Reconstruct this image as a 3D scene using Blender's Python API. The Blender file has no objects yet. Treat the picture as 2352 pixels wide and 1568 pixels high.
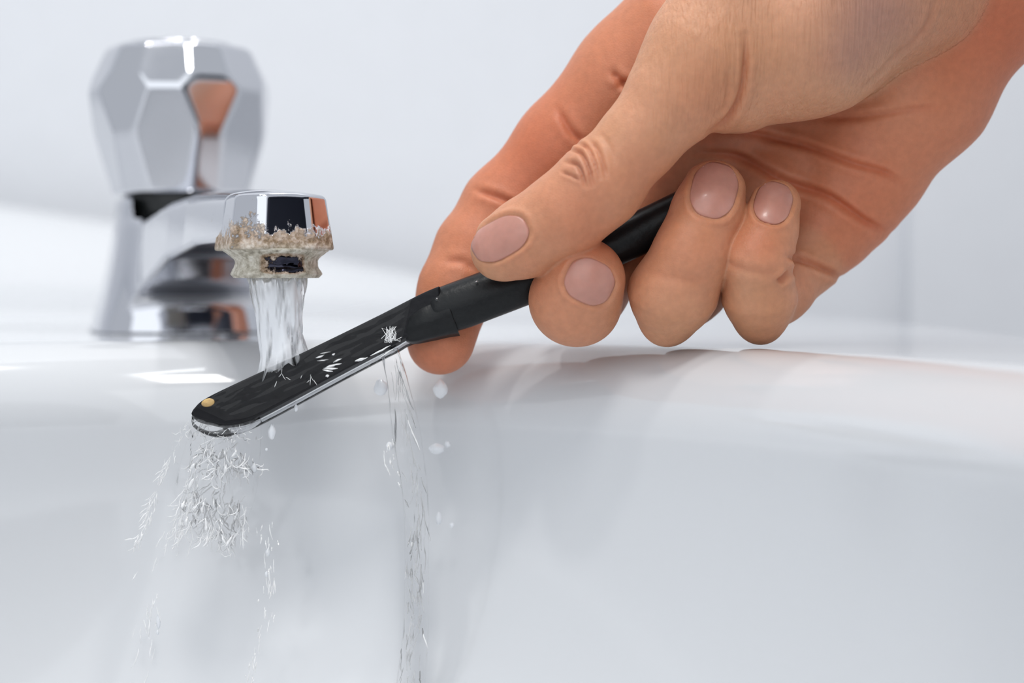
import bpy, bmesh, math, random
import numpy as np
from mathutils import Vector, Matrix, noise as mnoise

# ------------------------------------------------------------------ camera, world, lights, exposure
SC = bpy.context.scene
COL = SC.collection
FPX = 3920.0                                   # focal length in pixels of the 2352x1568 frame
PITCH = math.atan((784 - 640) / FPX)           # the camera looks down by about 2 degrees
CAMZ = 0.016                                   # eye height above the tap deck (deck is z = 0)
cam_d = bpy.data.cameras.new('camera'); cam = bpy.data.objects.new('camera', cam_d); COL.objects.link(cam)
cam.location = (0, 0, CAMZ); cam.rotation_euler = (math.pi / 2 - PITCH, 0, 0)
cam_d.lens = 60; cam_d.sensor_width = 36; cam_d.clip_start = 0.01; cam_d.clip_end = 30
cam_d.dof.use_dof = True; cam_d.dof.focus_distance = 0.394; cam_d.dof.aperture_fstop = 7.0
SC.camera = cam

world = bpy.data.worlds.new('world'); SC.world = world; world.use_nodes = True
wn = world.node_tree; wn.nodes['Background'].inputs[0].default_value = (0.89, 0.935, 1.0, 1)
wn.nodes['Background'].inputs[1].default_value = 0.60

def area(name, loc, target, size, power, color=(1, 1, 1), size_y=None):
    l = bpy.data.lights.new(name, 'AREA'); l.energy = power; l.color = color; l.size = size
    if size_y: l.shape = 'RECTANGLE'; l.size_y = size_y
    o = bpy.data.objects.new(name, l); COL.objects.link(o); o.location = loc
    o.rotation_euler = (Vector(target) - Vector(loc)).to_track_quat('-Z', 'Y').to_euler()
    return o
area('ceiling_lamp', (0.24, 0.62, 1.5), (0, 0.4, 0), 0.07, 4.2, (1.0, 0.98, 0.95))
area('ceiling_lamp', (-0.40, 0.10, 1.5), (0, 0.4, 0), 0.07, 3.0, (1.0, 0.98, 0.95))
area('front_lamp', (-0.02, -0.22, 1.5), (0, 0.4, 0), 0.3, 6.5, (1.0, 0.98, 0.95))
area('ceiling_lamp', (-0.15, 0.25, 1.7), (0, 0.4, 0), 0.9, 1.2, (0.97, 0.99, 1.0), size_y=.05)
area('front_fill', (-0.35, -1.3, 1.0), (0, 0.4, 0), 1.9, 8.5, (0.95, 0.98, 1.0))  # added soft fill behind the camera, an unseen source that brightens the hand
SC.view_settings.view_transform = 'Standard'; SC.view_settings.look = 'None'
SC.view_settings.gamma = 1; SC.view_settings.use_curve_mapping = False
SC.view_settings.exposure = 0.27
SC.cycles.max_bounces = 12; SC.cycles.transmission_bounces = 10; SC.cycles.transparent_max_bounces = 12
SC.cycles.sample_clamp_indirect = 4; SC.cycles.caustics_refractive = True; SC.cycles.caustics_reflective = False

CP, SP = math.cos(PITCH), math.sin(PITCH)
def PW(p):
    """pixel x, pixel y, camera depth (m) -> world. Arrays (N,3)."""
    p = np.asarray(p, float); s = p.shape; p = p.reshape(-1, 3)
    d = p[:, 2]; cx = (p[:, 0] - 1176) / FPX * d; cy = -(p[:, 1] - 784) / FPX * d
    return np.stack([cx, CP * d + SP * cy, CAMZ - SP * d + CP * cy], 1).reshape(s)
def HW(q):
    """hand space: px/10, py/10, mm behind the 0.40 m plane -> world"""
    q = np.asarray(q, float)
    return PW(np.stack([q[..., 0] * 10, q[..., 1] * 10, 0.40 + q[..., 2] * 1e-3], -1))

# ------------------------------------------------------------------ object helpers
def tag(o, label=None, cat=None, group=None, kind=None):
    if label: o['label'] = label
    if cat: o['category'] = cat
    if group: o['group'] = group
    if kind: o['kind'] = kind
    return o
def link(name, me, mat=None, parent=None, smooth=True):
    o = bpy.data.objects.new(name, me); COL.objects.link(o)
    if mat is not None and not me.materials: me.materials.append(mat)
    if smooth: me.shade_smooth()
    if parent is not None: o.parent = parent; o.matrix_parent_inverse = parent.matrix_basis.inverted()
    return o
def empty(name, loc):
    o = bpy.data.objects.new(name, None); COL.objects.link(o); o.location = loc; o.empty_display_size = .01
    return o
def mesh(name, V, F):
    me = bpy.data.meshes.new(name)
    V = np.asarray(V, np.float32)
    if isinstance(F, np.ndarray) and F.ndim == 2:
        k = F.shape[1]; n = len(F)
        me.vertices.add(len(V)); me.vertices.foreach_set('co', V.ravel())
        me.loops.add(n * k); me.loops.foreach_set('vertex_index', F.astype(np.int32).ravel())
        me.polygons.add(n); me.polygons.foreach_set('loop_start', np.arange(0, n * k, k, dtype=np.int32))
        me.update(calc_edges=True); me.validate()
    else:
        me.from_pydata([tuple(v) for v in V], [], [tuple(f) for f in F]); me.update()
    return me
def grid_faces(nu, nv, wrap_u=False):
    F = []
    iu = np.arange(nu if wrap_u else nu - 1); iv = np.arange(nv - 1)
    a, b = np.meshgrid(iu, iv, indexing='ij'); a2 = (a + 1) % nu
    return np.stack([a * nv + b, a2 * nv + b, a2 * nv + b + 1, a * nv + b + 1], -1).reshape(-1, 4)
def bmobj(name, bm, mat, parent=None, smooth=True):
    me = bpy.data.meshes.new(name); bmesh.ops.recalc_face_normals(bm, faces=bm.faces); bm.to_mesh(me); bm.free()
    return link(name, me, mat, parent, smooth)

# ------------------------------------------------------------------ signed distance modelling
def smin(a, b, k):
    if k <= 0: return np.minimum(a, b)
    h = np.clip(0.5 + 0.5 * (b - a) / k, 0, 1)
    return b + (a - b) * h - k * h * (1 - h)
def smax(a, b, k): return -smin(-a, -b, k)
def sm(a, b, x):
    t = np.clip((x - a) / (b - a), 0, 1); return t * t * (3 - 2 * t)
def seg(P, A, B, ra, rb, fz=1.0):
    """tapered capsule; fz > 1 flattens it along z"""
    s = np.array([1, 1, fz]); A = np.asarray(A, float) * s; B = np.asarray(B, float) * s; Q = P * s
    ab = B - A; h = np.clip(((Q - A) @ ab) / (ab @ ab), 0, 1)
    return np.linalg.norm(Q - A - h[:, None] * ab, axis=1) - (ra + (rb - ra) * h)
def chain(P, pts, k=2.0, fz=1.0, margin=14.0):
    A = np.array(pts, float); lo = (A[:, :3] - A[:, 3:]).min(0); hi = (A[:, :3] + A[:, 3:]).max(0)
    out = np.linalg.norm(np.maximum(np.maximum(lo - P, P - hi), 0), axis=1)
    m = out < margin
    if m.all(): return _chain(P, pts, k, fz)
    out += .5
    if m.any(): out[m] = _chain(P[m], pts, k, fz)
    return out
def _chain(P, pts, k, fz):
    d = None
    for a, b in zip(pts[:-1], pts[1:]):
        e = seg(P, a[:3], b[:3], a[3], b[3], fz); d = e if d is None else smin(d, e, k)
    return d
def ell(P, c, r):
    q = (P - np.asarray(c, float)) / np.asarray(r, float); n = np.linalg.norm(q, axis=1)
    n2 = np.linalg.norm(q / np.asarray(r, float), axis=1)
    return n * (n - 1) / np.maximum(n2, 1e-9)
def surface(f, lo, hi, h, bs=8, newton=3):
    """surface nets of f == 0 in the box, projected on the surface; returns V, quads, N"""
    lo = np.asarray(lo, float); n = (np.ceil((np.asarray(hi) - lo) / h / bs).astype(int)) * bs
    nb = n // bs
    bi = np.stack(np.meshgrid(*[np.arange(k) for k in nb], indexing='ij'), -1).reshape(-1, 3)
    cen = lo + (bi + .5) * bs * h
    fc = f(cen); rad = bs * h * .5 * math.sqrt(3) * 1.6 + h
    D = np.empty(n, np.float32)
    D.reshape(nb[0], bs, nb[1], bs, nb[2], bs)[...] = np.where(fc > 0, 9., -9.).reshape(nb[0], 1, nb[1], 1, nb[2], 1)
    near = bi[np.abs(fc) < rad]
    off = np.stack(np.meshgrid(*[np.arange(bs)] * 3, indexing='ij'), -1).reshape(-1, 3)
    for s in range(0, len(near), 400):
        nn = near[s:s + 400]; idx = (nn[:, None, :] * bs + off[None]).reshape(-1, 3)
        D[idx[:, 0], idx[:, 1], idx[:, 2]] = f(lo + idx * h)
    S = D < 0
    c = np.zeros(np.array(D.shape) - 1, np.int8)
    for i in (0, 1):
        for j in (0, 1):
            for k in (0, 1):
                c += S[i:D.shape[0] - 1 + i, j:D.shape[1] - 1 + j, k:D.shape[2] - 1 + k]
    act = (c > 0) & (c < 8); ids = -np.ones(act.shape, np.int32); A = np.argwhere(act); ids[act] = np.arange(len(A))
    acc = np.zeros((len(A), 3)); cnt = np.zeros(len(A))
    corners = [(i, j, k) for i in (0, 1) for j in (0, 1) for k in (0, 1)]
    for a in corners:
        for ax in range(3):
            if a[ax] == 0:
                b = list(a); b[ax] = 1
                va = D[A[:, 0] + a[0], A[:, 1] + a[1], A[:, 2] + a[2]]; vb = D[A[:, 0] + b[0], A[:, 1] + b[1], A[:, 2] + b[2]]
                m = (va < 0) != (vb < 0); t = np.where(m, va / np.where(m, va - vb, 1), 0)
                p = np.array(a, float) + t[:, None] * (np.array(b) - np.array(a)); acc += p * m[:, None]; cnt += m
    V = lo + (A + acc / cnt[:, None]) * h
    Q = []
    for ax in range(3):
        u, v = (ax + 1) % 3, (ax + 2) % 3
        s0 = [slice(1, -1)] * 3; s1 = [slice(1, -1)] * 3; s0[ax] = slice(0, -1); s1[ax] = slice(1, None)
        a, b = S[tuple(s0)], S[tuple(s1)]; E = np.argwhere(a != b); sgn = a[a != b]
        o = np.ones(3, int); o[ax] = 0; E = E + o
        def cell(du, dv):
            e = E.copy(); e[:, u] -= du; e[:, v] -= dv; return ids[e[:, 0], e[:, 1], e[:, 2]]
        q = np.stack([cell(1, 1), cell(0, 1), cell(0, 0), cell(1, 0)], 1)
        q[~sgn] = q[~sgn][:, ::-1]; Q.append(q)
    Q = np.concatenate(Q); Q = Q[(Q >= 0).all(1)]
    def grad(X):
        e = h * .35; T = np.array([[1, -1, -1], [-1, -1, 1], [-1, 1, -1], [1, 1, 1.]]); fv = [f(X + t * e) for t in T]
        return sum(v[:, None] * t for v, t in zip(fv, T)) / (4 * e), sum(fv) / 4
    for _ in range(newton):
        g, d = grad(V); st = (d / np.maximum((g * g).sum(1), .05))[:, None] * g
        L = np.linalg.norm(st, axis=1); st *= np.minimum(1, .5 * h / np.maximum(L, 1e-9))[:, None]; V = V - st
    g, _ = grad(V)
    return V, Q, g / np.maximum(np.linalg.norm(g, axis=1), 1e-9)[:, None]
def vnormals(V, F):
    n = np.cross(V[F[:, 2]] - V[F[:, 0]], V[F[:, 3]] - V[F[:, 1]]); N = np.zeros_like(V)
    for i in range(4): np.add.at(N, F[:, i], n)
    return N / np.maximum(np.linalg.norm(N, axis=1), 1e-12)[:, None]
def set_attr(me, name, vals):
    a = me.attributes.new(name, 'FLOAT', 'POINT'); a.data.foreach_set('value', np.asarray(vals, np.float32))
def pl_dist(X, pts):
    """distance of points (N,2) to a polyline, and the parameter along it"""
    pts = np.asarray(pts, float); best = np.full(len(X), 1e9); par = np.zeros(len(X)); n = len(pts) - 1
    for i in range(n):
        a, b = pts[i], pts[i + 1]; ab = b - a; t = np.clip(((X - a) @ ab) / (ab @ ab), 0, 1)
        d = np.linalg.norm(X - a - t[:, None] * ab, axis=1); m = d < best; best[m] = d[m]; par[m] = ((i + t) / n)[m]
    return best, par
def spline(pts, n):
    """Catmull-Rom through the rows of pts"""
    P = np.asarray(pts, float); P = np.vstack([2 * P[0] - P[1], P, 2 * P[-1] - P[-2]]); out = []
    m = len(P) - 3
    for t in np.linspace(0, m - 1e-9, n):
        i = int(t); u = t - i; a, b, c, d = P[i:i + 4]
        out.append(.5 * ((2 * b) + (-a + c) * u + (2 * a - 5 * b + 4 * c - d) * u * u + (-a + 3 * b - 3 * c + d) * u ** 3))
    return np.array(out)

# ------------------------------------------------------------------ materials
def mat(name):
    m = bpy.data.materials.new(name); m.use_nodes = True; nt = m.node_tree
    return m, nt, nt.nodes['Principled BSDF']
def nd(nt, t, **kw):
    n = nt.nodes.new(t)
    for k, v in kw.items():
        if k.startswith('i_'): n.inputs[k[2:].replace('_', ' ')].default_value = v
        elif k.startswith('n'): n.inputs[int(k[1:])].default_value = v
        else: setattr(n, k, v)
    return n
def ramp(nt, src, stops):
    r = nt.nodes.new('ShaderNodeValToRGB'); e = r.color_ramp.elements
    while len(e) < len(stops): e.new(.5)
    for i, (p, c) in enumerate(stops): e[i].position = p; e[i].color = (*c, 1) if len(c) == 3 else c
    nt.links.new(src, r.inputs[0]); return r
def simple(name, col, rough, metal=0, bump=0, scale=100, var=0, **kw):
    m, nt, b = mat(name); b.inputs['Roughness'].default_value = rough; b.inputs['Metallic'].default_value = metal
    b.inputs['Base Color'].default_value = (*col, 1)
    tc = nd(nt, 'ShaderNodeTexCoord'); nz = nd(nt, 'ShaderNodeTexNoise', i_Scale=scale, i_Detail=4.0); nt.links.new(tc.outputs['Object'], nz.inputs['Vector'])
    if var:
        r = ramp(nt, nz.outputs[0], [(.3, tuple(c * (1 - var) for c in col)), (.7, tuple(min(1, c * (1 + var)) for c in col))]); nt.links.new(r.outputs[0], b.inputs['Base Color'])
    if bump:
        bp = nd(nt, 'ShaderNodeBump', i_Strength=bump, i_Distance=.0005); nt.links.new(nz.outputs[0], bp.inputs['Height']); nt.links.new(bp.outputs[0], b.inputs['Normal'])
    for k, v in kw.items(): b.inputs[k.replace('_', ' ')].default_value = v
    return m
M_wall = simple('wall_paint', (.71, .725, .755), .55, bump=.05, scale=60, var=.01)
M_ceramic = simple('ceramic_glaze', (.645, .66, .68), .10, bump=.03, scale=14, Coat_Weight=.5, Coat_Roughness=.04)
M_black = simple('black_plastic', (.008, .008, .010), .20, bump=.12, scale=500, Specular_IOR_Level=.22)
M_matteblack = simple('matte_black', (.008, .009, .010), .36, bump=.2, scale=700, Specular_IOR_Level=.25)
M_brass = simple('brass', (.66, .45, .20), .45, 1.0, bump=.2, scale=1500)
M_steel = simple('steel', (.70, .71, .73), .22, 1.0)
M_cloth = simple('dark_knit_cloth', (.012, .015, .028), .9, bump=.3, scale=300)
M_gap_shade = simple('gap_shade', (.01, .012, .012), .3)  # near-black base colour paints the shade under the knob
M_door = simple('dark_door_paint', (.012, .016, .03), .5)

def chrome():
    m, nt, b = mat('chrome'); L = nt.links
    b.inputs['Metallic'].default_value = 1; b.inputs['Base Color'].default_value = (.60, .61, .645, 1)
    tc = nd(nt, 'ShaderNodeTexCoord'); nz = nd(nt, 'ShaderNodeTexNoise', i_Scale=60., i_Detail=5.); L.new(tc.outputs['Object'], nz.inputs['Vector'])
    r = ramp(nt, nz.outputs[0], [(.35, (.06,) * 3), (.75, (.16,) * 3)]); L.new(r.outputs[0], b.inputs['Roughness'])
    return m
M_chrome = chrome()
def scaled_chrome(name, clean=(.70, .72, .76, 1)):
    """chrome with limescale and rust whose amount is the mesh attribute 'dirt' plus noise"""
    m, nt, b = mat(name); L = nt.links
    tc = nd(nt, 'ShaderNodeTexCoord'); at = nd(nt, 'ShaderNodeAttribute', attribute_name='dirt')
    n1 = nd(nt, 'ShaderNodeTexNoise', i_Scale=520., i_Detail=8., i_Roughness=.7); L.new(tc.outputs['Object'], n1.inputs['Vector'])
    n2 = nd(nt, 'ShaderNodeTexNoise', i_Scale=150., i_Detail=3.); L.new(tc.outputs['Object'], n2.inputs['Vector'])
    vo = nd(nt, 'ShaderNodeTexVoronoi', i_Scale=700.); L.new(tc.outputs['Object'], vo.inputs['Vector'])
    a1 = nd(nt, 'ShaderNodeMath', operation='MULTIPLY_ADD', n1=1.0, n2=0); L.new(n1.outputs[0], a1.inputs[0]); L.new(at.outputs['Fac'], a1.inputs[2])
    a2 = nd(nt, 'ShaderNodeMath', operation='MULTIPLY_ADD', n1=.8); L.new(n2.outputs[0], a2.inputs[0]); L.new(a1.outputs[0], a2.inputs[2])
    a3 = nd(nt, 'ShaderNodeMath', operation='MULTIPLY', n1=.5); L.new(a2.outputs[0], a3.inputs[0])
    mk = ramp(nt, a3.outputs[0], [(.60, (0,) * 3), (.635, (1,) * 3)])
    cr = ramp(nt, n1.outputs[0], [(.34, (.12, .075, .04)), (.46, (.28, .19, .11)), (.55, (.46, .35, .27)), (.68, (.66, .58, .50))])
    tint = ramp(nt, at.outputs['Fac'], [(.5, (0, 0, 0)), (.7, (1, 1, 1))])
    cream = ramp(nt, n1.outputs[0], [(.30, (.16, .14, .11)), (.42, (.42, .38, .30)), (.56, (.66, .62, .53)), (.75, (.80, .78, .72))])
    mul = nd(nt, 'ShaderNodeMix', data_type='RGBA'); L.new(tint.outputs[0], mul.inputs[0])
    L.new(cr.outputs[0], mul.inputs[6]); L.new(cream.outputs[0], mul.inputs[7])
    mx = nd(nt, 'ShaderNodeMix', data_type='RGBA'); L.new(mk.outputs[0], mx.inputs[0]); mx.inputs[6].default_value = clean; L.new(mul.outputs[2], mx.inputs[7])
    L.new(mx.outputs[2], b.inputs['Base Color'])
    inv = nd(nt, 'ShaderNodeMath', operation='SUBTRACT', n0=1.0); L.new(mk.outputs[0], inv.inputs[1]); L.new(inv.outputs[0], b.inputs['Metallic'])
    rr = nd(nt, 'ShaderNodeMapRange', n3=.07, n4=.55); L.new(mk.outputs[0], rr.inputs[0]); L.new(rr.outputs[0], b.inputs['Roughness'])
    hh = nd(nt, 'ShaderNodeMath', operation='MULTIPLY_ADD', n1=.6); L.new(n1.outputs[0], hh.inputs[0]); L.new(vo.outputs[0], hh.inputs[2])
    h2 = nd(nt, 'ShaderNodeMath', operation='MULTIPLY'); L.new(hh.outputs[0], h2.inputs[0]); L.new(mk.outputs[0], h2.inputs[1])
    bp = nd(nt, 'ShaderNodeBump', i_Strength=.7, i_Distance=.0006); L.new(h2.outputs[0], bp.inputs['Height']); L.new(bp.outputs[0], b.inputs['Normal'])
    return m
M_scale = scaled_chrome('limescaled_chrome', (.60, .61, .65, 1))
M_scale_darkrefl = scaled_chrome('limescaled_dark_reflection', (.035, .035, .05, 1))  # near-black bare metal stands for chrome mirroring something dark

def skin():
    m, nt, b = mat('skin'); L = nt.links
    tc = nd(nt, 'ShaderNodeTexCoord')
    red = nd(nt, 'ShaderNodeAttribute', attribute_name='red'); vein = nd(nt, 'ShaderNodeAttribute', attribute_name='vein')
    wr = nd(nt, 'ShaderNodeAttribute', attribute_name='wrinkle')
    n1 = nd(nt, 'ShaderNodeTexNoise', i_Scale=55., i_Detail=5.); L.new(tc.outputs['Object'], n1.inputs['Vector'])
    n2 = nd(nt, 'ShaderNodeTexNoise', i_Scale=600., i_Detail=3.); L.new(tc.outputs['Object'], n2.inputs['Vector'])
    base = ramp(nt, n1.outputs[0], [(.3, (.55, .275, .148)), (.55, (.60, .312, .182)), (.75, (.585, .28, .16))])
    mx = nd(nt, 'ShaderNodeMix', data_type='RGBA'); L.new(red.outputs['Fac'], mx.inputs[0]); L.new(base.outputs[0], mx.inputs[6]); mx.inputs[7].default_value = (.56, .165, .08, 1)
    mv = nd(nt, 'ShaderNodeMix', data_type='RGBA'); L.new(vein.outputs['Fac'], mv.inputs[0]); L.new(mx.outputs[2], mv.inputs[6]); mv.inputs[7].default_value = (.38, .21, .17, 1)
    fine = ramp(nt, n2.outputs[0], [(.3, (.93,) * 3), (.7, (1.05,) * 3)])
    ml = nd(nt, 'ShaderNodeMix', data_type='RGBA', blend_type='MULTIPLY'); ml.inputs[0].default_value = 1; L.new(mv.outputs[2], ml.inputs[6]); L.new(fine.outputs[0], ml.inputs[7])
    L.new(ml.outputs[2], b.inputs['Base Color'])
    b.inputs['Roughness'].default_value = .48; b.inputs['Specular IOR Level'].default_value = .35
    b.inputs['Subsurface Weight'].default_value = .35; b.inputs['Subsurface Radius'].default_value = (1, .35, .2); b.inputs['Subsurface Scale'].default_value = .003
    vo = nd(nt, 'ShaderNodeTexVoronoi', i_Scale=1500., feature='DISTANCE_TO_EDGE'); L.new(tc.outputs['Object'], vo.inputs['Vector'])
    rp = ramp(nt, vo.outputs[0], [(0, (0,) * 3), (.25, (1,) * 3)])
    mp = nd(nt, 'ShaderNodeMapping'); mp.inputs['Scale'].default_value = (1.0, .6, .05); L.new(tc.outputs['Object'], mp.inputs[0])
    wv = nd(nt, 'ShaderNodeTexNoise', i_Scale=1300., i_Detail=3., i_Distortion=.3); L.new(mp.outputs[0], wv.inputs['Vector'])
    wm = nd(nt, 'ShaderNodeMath', operation='MULTIPLY'); L.new(wv.outputs[0], wm.inputs[0]); L.new(wr.outputs['Fac'], wm.inputs[1])
    b1 = nd(nt, 'ShaderNodeBump', i_Strength=.16, i_Distance=.0002); L.new(rp.outputs[0], b1.inputs['Height'])
    b2 = nd(nt, 'ShaderNodeBump', i_Strength=.75, i_Distance=.0006); L.new(wm.outputs[0], b2.inputs['Height']); L.new(b1.outputs[0], b2.inputs['Normal'])
    L.new(b2.outputs[0], b.inputs['Normal'])
    return m
M_skin = skin()
M_nail = simple('fingernail', (.54, .245, .19), .34, bump=.08, scale=500, var=.05, Subsurface_Weight=.3, Subsurface_Scale=.002, Coat_Weight=.12)

def water(name, white=0.0, bump=0.0):
    m, nt, b = mat(name); L = nt.links
    b.inputs['Transmission Weight'].default_value = 1; b.inputs['IOR'].default_value = 1.33; b.inputs['Roughness'].default_value = 0.0
    b.inputs['Base Color'].default_value = (1, 1, 1, 1)
    out = nt.nodes['Material Output']
    # straight-through light for shadows keeps the thin water bright without caustics
    if white:
        df = nd(nt, 'ShaderNodeBsdfTranslucent'); df.inputs[0].default_value = (.95, .97, 1, 1)
        d2 = nd(nt, 'ShaderNodeBsdfDiffuse'); d2.inputs[0].default_value = (.95, .97, 1, 1)
        ad = nd(nt, 'ShaderNodeMixShader', n0=.85); L.new(df.outputs[0], ad.inputs[1]); L.new(d2.outputs[0], ad.inputs[2])
        at = nd(nt, 'ShaderNodeAttribute', attribute_name='foam')
        mul = nd(nt, 'ShaderNodeMath', operation='MULTIPLY', n1=white); L.new(at.outputs['Fac'], mul.inputs[0])
        mx = nd(nt, 'ShaderNodeMixShader'); L.new(mul.outputs[0], mx.inputs[0]); L.new(b.outputs[0], mx.inputs[1]); L.new(ad.outputs[0], mx.inputs[2])
        L.new(mx.outputs[0], out.inputs[0])
    return m
M_water = water('water')
M_foam = water('aerated_water', 1.0)
M_drop = water('bright_drop', .9)
def spray():
    """froth: scatters white light, partly see-through, wet gloss on top"""
    m, nt, b = mat('spray'); L = nt.links; nt.nodes.remove(b)
    df = nd(nt, 'ShaderNodeBsdfDiffuse'); df.inputs[0].default_value = (1, 1, 1, 1)
    tl = nd(nt, 'ShaderNodeBsdfTranslucent'); tl.inputs[0].default_value = (1, 1, 1, 1)
    gl = nd(nt, 'ShaderNodeBsdfGlossy'); gl.inputs[1].default_value = .12
    tr = nd(nt, 'ShaderNodeBsdfTransparent')
    m1 = nd(nt, 'ShaderNodeMixShader', n0=.12); L.new(df.outputs[0], m1.inputs[1]); L.new(tl.outputs[0], m1.inputs[2])
    m2 = nd(nt, 'ShaderNodeMixShader', n0=.12); L.new(m1.outputs[0], m2.inputs[1]); L.new(gl.outputs[0], m2.inputs[2])
    m3 = nd(nt, 'ShaderNodeMixShader', n0=.04); L.new(m2.outputs[0], m3.inputs[1]); L.new(tr.outputs[0], m3.inputs[2])
    L.new(m3.outputs[0], nt.nodes['Material Output'].inputs[0]); return m
def thin_water():
    """a sheet too thin to bend light: see-through with the mirror glint of water"""
    m, nt, b = mat('thin_water'); L = nt.links; nt.nodes.remove(b)
    gl = nd(nt, 'ShaderNodeBsdfGlossy'); gl.inputs[1].default_value = .03; tr = nd(nt, 'ShaderNodeBsdfTransparent')
    fr = nd(nt, 'ShaderNodeFresnel', i_IOR=1.33)
    m3 = nd(nt, 'ShaderNodeMixShader'); L.new(fr.outputs[0], m3.inputs[0]); L.new(tr.outputs[0], m3.inputs[1]); L.new(gl.outputs[0], m3.inputs[2])
    L.new(m3.outputs[0], nt.nodes['Material Output'].inputs[0]); return m
M_thin = thin_water()
M_spray = spray()

# ------------------------------------------------------------------ the room
WALLY = 0.80
def quadbox(name, lo, hi, m, label=None):
    bm = bmesh.new(); bmesh.ops.create_cube(bm, size=1)
    for v in bm.verts: v.co = Vector([(lo[i] + hi[i]) / 2 + v.co[i] * (hi[i] - lo[i]) for i in range(3)])
    o = bmobj(name, bm, m, smooth=False); tag(o, label, kind='structure'); return o
quadbox('wall_back', (-2.0, WALLY, -.85), (1.4, WALLY + .1, 1.9), M_wall, 'pale bluish white wall behind the washbasin')
quadbox('wall_right', (.183, .785, -.85), (1.4, WALLY, 1.9), M_wall, 'pale side wall meeting the back wall right of the hand')
quadbox('floor', (-2.0, -1.5, -.95), (1.4, WALLY + .1, -.85), simple('floor_tile', (.55, .55, .56), .4), 'light grey bathroom floor')

# ------------------------------------------------------------------ washbasin
BC = np.array([-.06, .22]); BA, BB = .155, .205
def ledge(x, y):
    """raised back ledge that falls away to the right"""
    # outline of the top edge read at depth .76
    xs = np.array([-.34, -.23, -.17, -.093, -.04, .053, .171]); 
    pys = np.array([420, 470, 507, 578, 632, 690, 745.])
    xs = (np.array([-300, 0, 250, 700, 980, 1450, 2060.]) - 1176) / FPX * .745
    zs = CAMZ - (pys - 640) / FPX * .745
    h = np.interp(x, xs, zs)
    h = np.maximum(h, 0)
    return h * (.5 * sm(.56, .745, y) + .5 * sm(.66, .757, y))
def sink():
    nt_, = (420,)
    th = np.linspace(0, 2 * np.pi, nt_, endpoint=False)
    c, s = np.cos(th), np.sin(th)
    # outer outline: rounded rectangle
    ox0, ox1, oy0, oy1 = -.42, .140, -.02, .765
    ocx, ocy = (ox0 + ox1) / 2, (oy0 + oy1) / 2; oa, ob = (ox1 - ox0) / 2, (oy1 - oy0) / 2
    # ray from basin centre to the outline
    def outer(th):
        res = []
        for t in th:
            d = np.array([math.cos(t), math.sin(t)]); lo, hi = 0, 1.2
            for _ in range(40):
                mid = (lo + hi) / 2; p = BC + d * mid
                v = abs((p[0] - ocx) / oa) ** 7 + abs((p[1] - ocy) / ob) ** 7
                if v < 1: lo = mid
                else: hi = mid
            res.append(lo)
        return np.array(res)
    # use true polar angle on lip ellipse
    rl = 1 / np.sqrt((c / BA) ** 2 + (s / BB) ** 2); ro = outer(th)
    rings = []
    D = .135; R = .021
    for r in np.linspace(0.02, 1, 46):                       # bowl: from the drain up to the vertical wall
        r_ = math.sin(r * math.pi / 2) ** .8 if r < 1 else 1
        z = -R - (D - R) * (1 - r_ ** 4.2) ** (1 / 2.1)
        rings.append((rl * r_, np.full(nt_, z)))
    for a in np.linspace(0, math.pi / 2, 15)[1:]:            # rolled lip
        rings.append((rl + R * (1 - math.cos(a)), np.full(nt_, -R + R * math.sin(a))))
    rs = rl + R
    for u in np.linspace(0, 1, 60)[1:]:
        rings.append((rs + (ro - rs) * u, None))
    e = .010
    for a in np.linspace(0, math.pi / 2, 9)[1:]:
        rings.append((ro + e * math.sin(a), -e * (1 - math.cos(a))))
    rings.append((ro + e, 'low'))
    V = []
    for r, z in rings:
        x = BC[0] + c * r; y = BC[1] + s * r
        xx = BC[0] + c * np.minimum(r, ro); yy = BC[1] + s * np.minimum(r, ro)
        dk = ledge(xx, yy)
        if z is None: zz = dk
        elif isinstance(z, str): zz = np.full(nt_, -.16)
        elif np.ndim(z) == 0: zz = dk + z
        else: zz = z
        V.append(np.stack([x, y, zz], 1))
    V = np.array(V); nr = len(V)                              # (ring, theta)
    Vt = V.transpose(1, 0, 2).reshape(-1, 3); F = grid_faces(nt_, nr, True)[:, ::-1]
    me = mesh('washbasin', Vt, F)
    o = link('washbasin', me, M_ceramic)
    tag(o, 'glossy white ceramic washbasin with rolled rim, under the chrome tap and the hand', 'sink')
    bm = bmesh.new()
    bmesh.ops.create_cone(bm, cap_ends=True, segments=40, radius1=.024, radius2=.021, depth=.004)
    for v in bm.verts: v.co += Vector((BC[0], BC[1], -.1335))
    bmobj('drain', bm, M_steel, o)
    return o
sink()

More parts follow.
